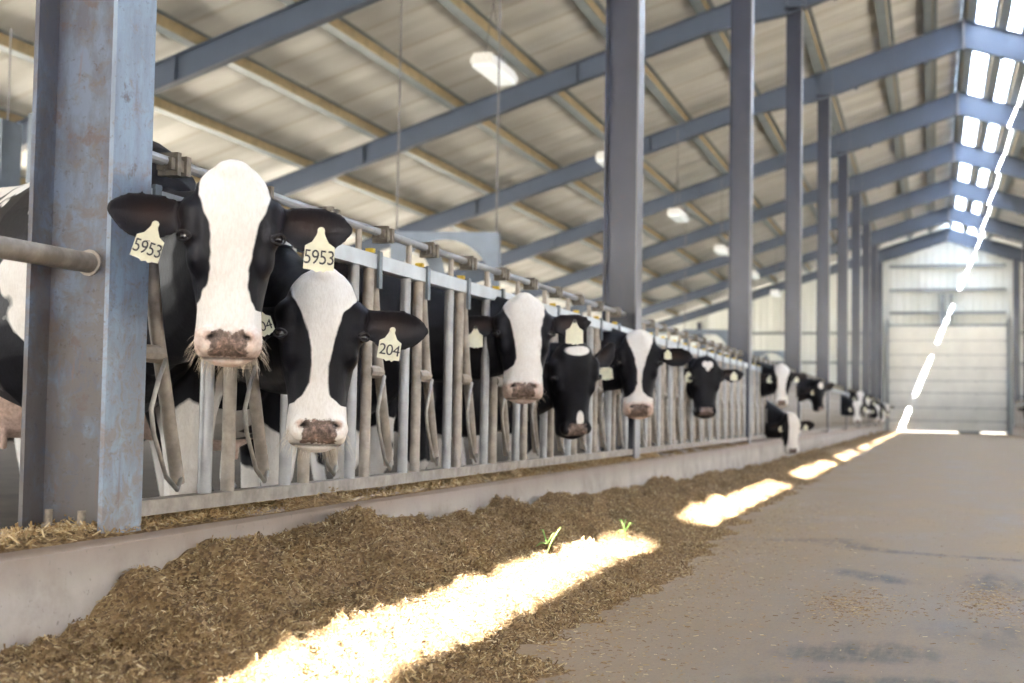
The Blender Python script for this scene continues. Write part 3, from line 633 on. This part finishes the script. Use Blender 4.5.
def ear_solid(mb, B, s, e, thick):
    """e = (droop, forward, twist): axis in head coordinates"""
    du, dv, cup = e; L = .262*HS
    base = hpt(B, .140, s*.100, -.095)
    ax = (B[3]*s - B[2]*du + B[1]*dv).normalized(); q = (-B[2]) - ax*(-B[2]).dot(ax); q.normalize(); nrm = ax.cross(q).normalized()
    if nrm.dot(B[1]) < 0: nrm = -nrm
    rings = []
    for t, h in ((-.05,.028),(.05,.029),(.15,.038),(.3,.058),(.45,.071),(.6,.075),(.74,.069),(.86,.053),(.95,.031),(1.0,.010)):
        th = thick*(1.6 if t < .2 else 1.0) if t < .9 else thick*.7
        ring = []
        for k in range(16):
            a = 2*math.pi*k/16; x = math.cos(a)*h*HS; z = math.sin(a)*th
            z += cup*(x/max(h, .02))**2*h*.75 - cup*h*.25
            ring.append(base + ax*(t*L) + q*(x + .018*math.sin(t*3.1)) + nrm*z)
        rings.append(ring)
    mb.loft(rings); return base, ax, q, nrm
def bez(p0, p1, p2, p3, t): return p0*(1-t)**3 + p1*3*t*(1-t)**2 + p2*3*t*t*(1-t) + p3*t**3
def make_cow(name, label, P, F, U, S, heading, blaze, seed, voxel, ground=0.0, H=1.0, hs=.925, nz=1.08, wf=1.0, ears=((.10,.12,.9),(.10,.12,.9)), tags=(), patch=0.0, pinkm=.3, whisk=0, spots=(), body=True,
             mode='all', neckwhite=None, eyes=True, patches=()):
    global HS, WF
    HS = hs; WF = wf; F, U, W = face_basis(F, U); P = Vector(P); B = (P, F, U, W)
    mb = MB(); head_solid(mb, B); th = max(.011, voxel*1.05)
    earf = [ear_solid(mb, B, s, e, th) for s, e in zip((-1, 1), ears)]
    S = Vector((S[0], S[1], ground)); h = Vector((math.cos(heading), math.sin(heading), 0)); l = Vector((-h.y, h.x, 0)); Z = Vector((0,0,1))
    def bp(t, y, z): return S + h*(t*H) + l*(y*H) + Z*(z*H)
    nh = hpt(B, .17, 0, -.17)
    p0 = bp(-.10, 0, min(nz+.1, 1.08)); p3 = nh; dist = (p3-p0).length
    e_ = bp(.35, 0, nz+.06)
    p1 = p0 + (e_-p0).normalized()*dist*.4; p2 = p3 - (F*.45+U*.12 + h*.25).normalized()*dist*.30
    rings = []; side = h.cross(Z); N = 10
    for i in range(N+1):
        t = i/N; c = bez(p0, p1, p2, p3, t); tg = (bez(p0, p1, p2, p3, min(1, t+.02)) - bez(p0, p1, p2, p3, max(0, t-.02))).normalized()
        up = (Z*(1-t) + U*t); up = (up - tg*up.dot(tg)); up = up.normalized() if up.length > .15 else (Z - tg*tg.z).normalized()
        sd_ = tg.cross(up).normalized(); rv = .31*(1-t)+.145*t + .03*math.sin(t*3.14); rl = .19*(1-t)+.10*t - .01*math.sin(t*3.14)
        rv *= (H if t < .3 else 1); ring = []
        c2 = c - up*(.03*math.sin(t*3.14))
        for k in range(20):
            a = 2*math.pi*k/20; ring.append(c2 + sd_*(math.cos(a)*rl) + up*(math.sin(a)*rv))
        rings.append(ring)
    mb.loft(rings)
    if body:
        T = [(-1.66,1.22,.07,.06),(-1.60,1.16,.20,.17),(-1.48,1.10,.30,.25),(-1.25,1.07,.34,.285),(-1.0,1.02,.37,.30),(-.7,.97,.41,.345),(-.4,.95,.43,.36),(-.15,.97,.42,.31),(.02,1.0,.41,.25),(.15,1.01,.35,.20),(.27,1.01,.24,.13)]
        rings = []
        for (t, zc, hh, hw) in T:
            ring = []
            for k in range(24):
                a = 2*math.pi*k/24; c, s = math.cos(a), math.sin(a); n = 2.3
                cw = math.copysign(abs(c)**(2/n), c); sv = math.copysign(abs(s)**(2/n), s); nar = 1-.35*max(0, sv)**2
                if t < -1.0: nar = 1-.12*max(0, sv)
                ring.append(bp(t, cw*hw*nar, zc+sv*hh))
            rings.append(ring)
        mb.loft(rings)
        for s in (-1, 1):
            mb.tube([bp(-.02, s*.15, .92), bp(.02, s*.19, .72), bp(.03, s*.18, .56), bp(.05, s*.17, .40), bp(.02, s*.165, .33), bp(.0, s*.16, .14), bp(.04, s*.16, .07), bp(.07, s*.16, .0)], [.15*H,.12*H,.075*H,.062*H,.043*H,.037*H,.05*H,.062*H], 12)
            mb.tube([bp(-1.30, s*.15, 1.02), bp(-1.24, s*.20, .80), bp(-1.30, s*.20, .62), bp(-1.47, s*.19, .46), bp(-1.46, s*.18, .36), bp(-1.42, s*.175, .14), bp(-1.38, s*.175, .07), bp(-1.34, s*.175, .0)], [.24*H,.20*H,.12*H,.068*H,.05*H,.042*H,.052*H,.064*H], 12)
            mb.ball(bp(-1.22, s*.22, 1.30), .07*H)
        mb.ball(bp(-1.12, 0, .60), .20*H, .17*H, .15*H)
        for q in (-1.2, -1.03):
            for s in (-.08, .08): mb.tube([bp(q, s, .50), bp(q, s, .42)], [.018*H, .014*H], 8)
        mb.tube([bp(-1.62, 0, 1.28), bp(-1.73, 0, 1.18), bp(-1.76, .01, .95), bp(-1.76, .02, .6), bp(-1.75, .02, .45)], [.04*H,.03*H,.022*H,.025*H,.035*H], 10)
    tmp = bpy.data.objects.new('tmp', mb.mesh('tmp', M['cow'])); COL.objects.link(tmp)
    r = tmp.modifiers.new('r', 'REMESH'); r.mode = 'VOXEL'; r.voxel_size = voxel; r.use_smooth_shade = True
    s_ = tmp.modifiers.new('s', 'SMOOTH'); s_.factor = .5; s_.iterations = 7 if voxel < .009 else (4 if voxel < .013 else 2)
    bpy.context.view_layer.update()
    me = bpy.data.meshes.new_from_object(tmp.evaluated_get(bpy.context.evaluated_depsgraph_get()))
    old = tmp.data; bpy.data.objects.remove(tmp); bpy.data.meshes.remove(old)
    n = len(me.vertices); co = np.empty(n*3, np.float32); me.vertices.foreach_get('co', co); co = co.reshape(-1, 3).astype(float)
    rel = co - np.array(P); u = -(rel @ np.array(U))/HS; w = rel @ np.array(W)/(HS*WF); vv = rel @ np.array(F)/HS
    # ---- carve nostrils and mouth
    Fn, Un, Wn = (np.array(x) for x in (F, U, W))
    inhead = (u > -.04) & (u < .64) & (np.abs(w) < .175) & (vv > -.30) & (vv < .06)
    dark = np.zeros(n)
    for s in (-1, 1):
        du = (u-.503)-.35*(np.abs(w)-.048); dw = (w-s*.048); g = np.exp(-((dw/.016)**2+(du/.0105)**2))*(vv > -.075)*inhead
        co -= (Fn[None]*.8 + s*Wn[None]*-.3)*(g*.020)[:, None]; dark = np.maximum(dark, np.clip(g*1.7-.35, 0, 1))
    g = np.exp(-(((u-.568)/.0055)**2))*(vv > -.16)*(vv < -.0)*(np.abs(w) < .09)*inhead
    co += (Un[None]*.0 - Fn[None])*(g*.007)[:, None]; dark = np.maximum(dark, np.clip(g*.9-.1, 0, .8))
    # ---- colour fields
    bl = np.array(blaze, float); wl = np.interp(u, bl[:,0], bl[:,1]); wr = np.interp(u, bl[:,0], bl[:,2])
    wob = Waves(seed+50, .05)(co)*.0020
    fd = np.minimum(w-wl, wr-w)/.02 + wob*30
    fd = np.where(vv > -.085 - .6*np.clip(.08-u, 0, .1), fd, np.minimum(fd, -1))
    if mode == 'muzzle': fd = np.where((u > .46) , np.maximum(fd, (u-.468)/.02), fd)
    fd = np.where((u > .545) & (mode != 'dark'), np.maximum(fd, .8), fd)
    for (su, sw, ru, rw) in spots: fd = np.maximum(fd, (1-np.hypot((u-su)/ru, (w-sw)/rw))*min(ru, rw)/.02*(vv > -.12) - 3*(vv <= -.12))
    bodyx = (co - np.array(S)) @ np.array(h)/H; bodyz = co[:, 2]-ground
    bn = Waves(seed, .85)(co) + .45*Waves(seed+1, .28)(co) + .12*Waves(seed+3, .09)(co)
    wb = (bn - 1.15 + patch) + np.clip((.62-bodyz/H)/.10, 0, 3)
    wb = wb*1.4
    nearlane = np.clip((bodyx-(.10))/.05, 0, 1)
    wb = wb*(1-nearlane) + nearlane*(-3)
    for (cx, cy, cz, rad) in patches: wb = np.maximum(wb, (rad-np.linalg.norm(co-np.array((cx, cy, cz)), axis=1)+Waves(seed+9, .12)(co)*.02)/.05)
    if neckwhite:
        wb = np.maximum(wb, neckwhite[1] - np.abs(bodyx-neckwhite[0])*8 + Waves(seed+5, .2)(co)*.5)
    white = np.where(inhead, fd, wb)
    earm = np.zeros(n, bool); inner = np.zeros(n)
    for (base, ax, q, nrm), s in zip(earf, (-1, 1)):
        r_ = co - np.array(base); ta = r_ @ np.array(ax)/(.262*HS); tq = r_ @ np.array(q); tn = r_ @ np.array(nrm)
        m_ = (ta > .08) & (ta < 1.05) & (np.abs(tq) < .095) & (np.abs(tn) < .06) & (np.abs(w) > .132); earm |= m_
        inner = np.maximum(inner, np.clip(np.exp(-(((ta-.50)/.25)**2+((tq-.01)/.028)**2))*1.1*(tn > -.012)*m_, 0, 1))
    white = np.where(earm, -2.5, white)
    lo = np.clip((u-.10)/.03, 0, 1)*np.clip((.30-u)/.05, 0, 1)*inhead; white = np.where((np.abs(w) > .128) & inhead & (u < .3), np.minimum(white, -1), white)
    aw = np.abs(w)
    pad = np.where(inhead & (vv > -.085), np.minimum((u-.472)/.022, (.056+.12*(u-.47)-aw)/.016), -1); pad = np.where(u > .563, -1, pad)
    pink = np.where(inhead & (vv > -.14), np.clip((u-.42)/.08, 0, 1)*pinkm, 0)
    pink = np.maximum(pink, np.clip(1-np.hypot((aw-.058)/.034, (u-.50)/.028), 0, 1)*1.0*inhead*(pinkm > .2))
    if mode == 'dark': pink *= .2
    ud = np.array(bp(-1.12, 0, .58)); pink = np.where(np.linalg.norm((co-ud)/np.array([1,1,.9]), axis=1) < .25*H, .9, pink)
    for a in (-1, 1):
        ec = np.array(hpt(B, .213, a*.130, -.038)); de = np.linalg.norm(co-ec, axis=1); dark = np.maximum(dark, np.clip((.031-de)/.006, 0, 1)*.85)
    dark = np.maximum(dark, ((bodyz < .07*H) & body)*.8)
    O = np.array(S); me.vertices.foreach_set('co', (co-O).astype(np.float32).ravel())
    setattr_(me, 'white', np.clip(white, -4, 4)); setattr_(me, 'pink', pink); setattr_(me, 'pad', np.clip(pad, 0, 1)*(.72 if mode != 'dark' else .9)); setattr_(me, 'dark', dark); setattr_(me, 'inner', inner)
    me.materials.clear(); me.materials.append(M['cow']); me.polygons.foreach_set('use_smooth', [True]*len(me.polygons)); me.name = name; me.update()
    o = link(name, me, None, S); tag(o, label, 'cow', None)
    o['group'] = 'holstein cows feeding through the headlocks'
    def child(nm, mb_, m_, sm=True, parent=None):
        mb_.v = [tuple(Vector(p)-S) for p in mb_.v]; return link(nm, mb_.mesh(nm, m_, sm), parent or o)
    if eyes:
        for s in (-1, 1):
            b = MB(); b.ball(hpt(B, .213, s*.1265, -.036), .0205, .0185, .0205, (W, U, F), 20, 12); child('eye', b, M['eye'])
            b = MB()   # lids
            for sg, rr in ((1, .0255), (-1, .0245)):
                ax = (W*s*.62+F*.78).normalized(); e1 = ax.cross(U).normalized(); c = hpt(B, .213, s*.1265, -.036)
                pts = [c + e1*(math.cos(a)*.0225) + U*(sg*abs(math.sin(a))*.0125+.001) + ax*(.0115+.006*math.sin(a)) for a in np.linspace(0, math.pi, 9)]
                b.tube(pts, .0034, 6)
            child('eyelid', b, M['lid'])
    for t in tags:
        s, su, sw, sv, ang, txt, sc_, yaw = t
        c = hpt(B, su, sw, sv); Xa = W*math.cos(ang) + U*math.sin(ang); Ya = U*math.cos(ang) - W*math.sin(ang); Na = (F*math.cos(yaw) + Xa*math.sin(yaw)).normalized(); Xa = Ya.cross(Na).normalized()
        pr_ = [(-.0065,.052),(-.010,.036),(-.020,.018),(-.036,.008),(-.037,-.048),(-.012,-.050),(-.006,-.055),(.006,-.050),(.012,-.055),(.020,-.049),(.037,-.048),(.036,.008),(.020,.018),(.010,.036),(.0065,.052)]
        b = MB(); k = len(pr_); vs = [c + Xa*(x*sc_) + Ya*(y*sc_) + Na*z for z in (0, .0025) for x, y in pr_]
        b.add(vs, [tuple(reversed(range(k))), tuple(range(k, 2*k))] + [(i, (i+1) % k, k+(i+1) % k, k+i) for i in range(k)])
        tg = child('ear_tag', b, M['tag'], False); tg['label'] = 'pale yellow ear tag' + (' numbered '+txt if txt else '')
        b = MB(); b.tube([c+Ya*.046*sc_+Na*.0, c+Ya*.046*sc_+Na*.008], .009*sc_, 12); child('tag_button', b, M['eye' if not txt else 'tag'], False, tg)
        cu = bpy.data.curves.new('tag_number', 'FONT')
        if txt:
            cu.body = txt; cu.size = .052*sc_; cu.extrude = .0004; cu.offset = .0; cu.align_x = 'CENTER'; cu.align_y = 'CENTER'; cu.space_character = .92
            to = bpy.data.objects.new('tag_number', cu); COL.objects.link(to); bpy.context.view_layer.update()
            tm = bpy.data.meshes.new_from_object(to.evaluated_get(bpy.context.evaluated_depsgraph_get())); bpy.data.objects.remove(to)
            for vtx in tm.vertices:
                p = vtx.co.copy(); kx = .78 if len(txt) > 3 else .95
                vtx.co = (c + Xa*(p.x*kx) + Ya*(p.y*.95 - .020*sc_) + Na*(.0052+p.z)) - S
            tm.materials.clear(); tm.materials.append(M['ink']); link('tag_number', tm, tg)
    if whisk:
        b = MB(); rr = random.Random(seed)
        for i in range(whisk):
            if i % 4: w0 = rr.uniform(-.085, .085); u0 = .580 + rr.uniform(-.012, .008) - abs(w0)*.10; v0 = -.075-rr.uniform(0, .05); d = Vector((w0*3+rr.gauss(0,.25), rr.uniform(.6, 1.2), rr.uniform(-.1,.7)))
            else: s = rr.choice((-1, 1)); w0 = s*rr.uniform(.088, .10); u0 = rr.uniform(.50, .565); v0 = -.05-rr.uniform(0,.05); d = Vector((s*rr.uniform(.4, 1.0), rr.uniform(.5, 1.4), rr.uniform(-.1,.5)))
            d.normalize(); Lw = rr.uniform(.015, .042); p = hpt(B, u0, w0, v0); dv = W*d.x - U*d.y + F*d.z
            b.tube([p-dv*.012, p+dv*Lw*.5, p+dv*Lw-U*Lw*.25], [.00045, .0004, .00015], 3, caps=False)
        wo = child('whiskers', b, M['whisker'], False); wo['kind'] = 'stuff'
    return o
def toward(P, C=CAM, side=0.0, up=0.0):
    d = (Vector(C)-Vector(P)).normalized(); a = math.atan2(d.y, d.x)+side; r = math.hypot(d.x, d.y); return (math.cos(a)*r, math.sin(a)*r, d.z+up)
FULL = [(-.1,-.05,.05),(0,-.085,.085),(.05,-.095,.10),(.09,-.095,.112),(.14,-.080,.096),(.175,-.062,.078),(.22,-.060,.068),(.28,-.057,.057),(.33,-.060,.052),(.36,-.072,.053),(.40,-.088,.062),(.425,-.105,.08),(.45,-.2,.2),(.7,-.2,.2)]
B2 = [(-.1,-.06,.06),(0,-.085,.085),(.04,-.105,.10),(.09,-.10,.115),(.14,-.072,.062),(.20,-.050,.044),(.26,-.036,.030),(.31,-.034,.022),(.37,-.036,.022),(.41,-.058,.03),(.44,-.09,.07),(.455,-.2,.2),(.7,-.2,.2)]
B3 = [(-.1,-.05,.05),(0,-.085,.095),(.05,-.105,.10),(.10,-.095,.098),(.14,-.070,.092),(.20,-.055,.080),(.28,-.040,.085),(.34,-.035,.08),(.39,-.045,.09),(.42,-.09,.1),(.44,-.2,.2),(.7,-.2,.2)]
B5 = [(-.1,-.03,.03),(0,-.070,.070),(.035,-.085,.09),(.08,-.075,.08),(.14,-.045,.058),(.20,-.028,.038),(.27,-.014,.018),(.34,-.012,.014),(.40,-.028,.018),(.44,-.07,.06),(.47,-.2,.2),(.7,-.2,.2)]
NB = [(-.1,-.5,-.4),(.7,-.5,-.4)]
def at_ray(px, py, depth):
    v = W_ + R_*((px-512)/1351.5) - U_*((py-341.5)/1351.5); return CAM + v*depth
H35 = math.radians(-38)
# 5953: nearest
P1 = (-2.295, 3.009, 1.270)
make_cow('cow', 'large black and white cow with wide white blaze and ear tags numbered 5953', P1, toward((-2.295,3.0,1.05), up=.05), (0,0,1), (-3.22, 4.02), math.radians(-36), FULL, 3, .0070, 0.0, 1.12, hs=.865, nz=.90,
    ears=((.0,.25,.8),(.14,.12,.8)), tags=((-1,.232,-.232,-.045,-.28,'5953',.98,.25),(1,.238,.258,-.030,-.05,'5953',1.06,-.05)), patch=-.15, whisk=200, pinkm=.55,
    patches=((-4.25,4.70,1.70,.36),(-3.9, 4.3, 1.66, .26),(-4.4,4.8,.55,.33)))
make_cow('cow', 'black and white cow with narrow blaze and ear tags numbered 204', (-2.345,3.67,1.075), toward((-2.34,3.67,.85), side=.10, up=.06), (0.02,0,1), (-3.12,4.52), math.radians(-58), B2, 8, .0085, 0.0, 1.0,
    ears=((.25,-.15,.8),(.18,.20,.8)), tags=((-1,.175,-.195,-.05,.35,'204',.85,-.2),(1,.232,.222,-.03,-.12,'204',.95,.1)), patch=.1, whisk=120, pinkm=.35, mode='muzzle')
make_cow('cow', 'cow with broad white blaze and pinkish muzzle, both ear tags facing the camera', (-2.49,6.21,1.222), toward((-2.56,6.4,1.0), side=.02, up=.12), (0,0,1), (-3.35,6.20), math.radians(-4), B3, 14, .010, 0.0, 1.03, hs=.88, wf=1.13,
    ears=((.10,.10,.8),(.02,.20,.8)), tags=((-1,.235,-.235,-.04,0,'',1.0,0),(1,.20,.245,-.03,0,'',1.15,0)), patch=-.3, whisk=50, pinkm=.6)
make_cow('cow', 'mostly black cow with a white forehead patch and lowered brown nose', (-2.46,7.15,1.04), toward((-2.46,7.1,.8), side=.38, up=-.10), (-.06,0,1), (-3.22,6.76), math.radians(2), NB, 21, .011, 0.0, .98, nz=.74, wf=1.08,
    ears=((.2,0,.8),(-.5,-.5,.8)), tags=(), patch=-.6, pinkm=.0, spots=((.05,.0,.028,.072),(.455,.015,.048,.022)), mode='dark')
make_cow('cow', 'cow with a white triangle on its forehead tapering to a thin stripe', (-2.45,8.72,1.20), toward((-2.45,8.5,1.0), side=.06, up=.02), (0,0,1), (-3.3,8.84), math.radians(-6), B5, 27, .012, 0.0, 1.03, hs=.99, wf=1.04,
    ears=((.34,.10,.8),(.10,.22,.8)), tags=((-1,.27,-.215,.03,.1,'',1.15,0),(1,.15,.18,-.03,0,'',.7,.4)), patch=-.5, pinkm=.7, mode='muzzle')
make_cow('cow', 'dark faced cow with a small white heart on its forehead', (-2.50,11.86,1.165), toward((-2.5,11.9,1.0), side=.25, up=.05), (0.02,0,1), (-3.35,11.9), math.radians(-6), NB, 33, .016, 0.0, 1.0, wf=1.15,
    ears=((.12,0,.8),(.06,.2,.8)), tags=((-1,.19,-.15,-.04,.3,'',1.0,-.3),(1,.17,.23,-.03,0,'',.85,0)), patch=-.3, pinkm=.0, spots=((.075,-.020,.032,.026),(.075,.020,.032,.026),(.105,0,.034,.018)), mode='dark')
make_cow('cow', 'white faced cow with black cheeks standing above the cow that eats with lowered head', (-2.42,17.25,1.30), toward((-2.42,17.2,1.0), side=.12, up=.0), (0,0,1), (-3.3,17.05), math.radians(0), FULL, 37, .018, 0.0, 1.05,
    ears=((.3,0,.8),(.1,.2,.8)), tags=((-1,.2,-.16,-.04,0,'',1.0,0),(1,.2,.2,-.03,0,'',.8,0)), patch=0, pinkm=.2)
make_cow('cow', 'cow with its head lowered to the feed, black cheek and white face', (-2.34,17.70,.68), toward((-2.3,17.6,.5), side=.30, up=-.12), (-.10,.05,1), (-3.2,17.85), math.radians(0), [(-.1,-.03,.06),(.05,-.05,.11),(.2,-.045,.13),(.4,-.06,.1),(.7,-.2,.2)], 41, .018, 0.0, 1.0, nz=.72,
    ears=((.2,0,.8),(.2,.1,.8)), tags=((-1,.2,-.15,-.04,0,'',.8,0),(1,.2,.2,-.03,0,'',.8,0)), patch=.1, pinkm=.1)
make_cow('cow', 'black cow with a white star looking right across the lane', (-2.34,22.45,1.24), toward((-2.3,22.5,1.0), side=.75, up=-.15), (-.25,0,1), (-3.2,21.85), math.radians(0), NB, 47, .02, 0.0, 1.0,
    ears=((.1,0,.8),(.05,.2,.8)), tags=((-1,.2,-.16,-.04,0,'',.9,0),), patch=-.2, pinkm=.0, spots=((.10,.0,.06,.06),), mode='dark')
far = [('far cow with a white blaze and two round pale tags', (-2.32,33.0,1.02), .1, 0.0, 53, FULL), ('small far cow with a raised white poll behind the tagged pair', (-2.42,36.5,1.32), 0, 0.0, 57, FULL),
       ('far cow with a beige tag, beside the last lowered heads', (-2.36,39.8,1.22), .3, 0.0, 61, B2), ('far black and white cow leaning into the lane', (-2.22,43.5,1.02), .5, 0.0, 67, B5),
       ('last but one cow at the end of the row with lowered head', (-2.15,47.0,.95), .8, 0.0, 71, FULL), ('last cow of the row in front of the overhead door', (-2.2,52.0,1.15), .5, 0.0, 73, B3)]
for lab, P, sd2, up_, seed, bz in far:
    make_cow('cow', lab, P, toward(P, side=sd2, up=up_), (-.05,0,1), (-3.2, P[1]+.1), 0.0, bz, seed, .026, 0.0, 1.0, tags=((-1,.2,-.16,-.04,0,'',1.1,0),(1,.2,.2,-.03,0,'',1.1,0)), patch=.1, pinkm=.2, eyes=False)
make_cow('cow', 'dark cow behind the right kerb at the right edge of the view', (2.45,49.8,1.15), toward((2.3,50.5,1.0), side=-.5), (0,0,1), (3.3,50.1), math.pi, NB, 79, .026, 0.0, 1.0, patch=-.4, eyes=False)
# cows standing loose in the stalls behind the headlocks, partly seen between the bars
make_cow('cow', 'black cow standing loose in the stalls behind the headlocks', (-5.4,9.9,1.15), (.4,1,-.1), (0,0,1), (-5.8,9.1), math.radians(65), NB, 83, .016, 0.0, .98, patch=-.2, patches=(), eyes=False)
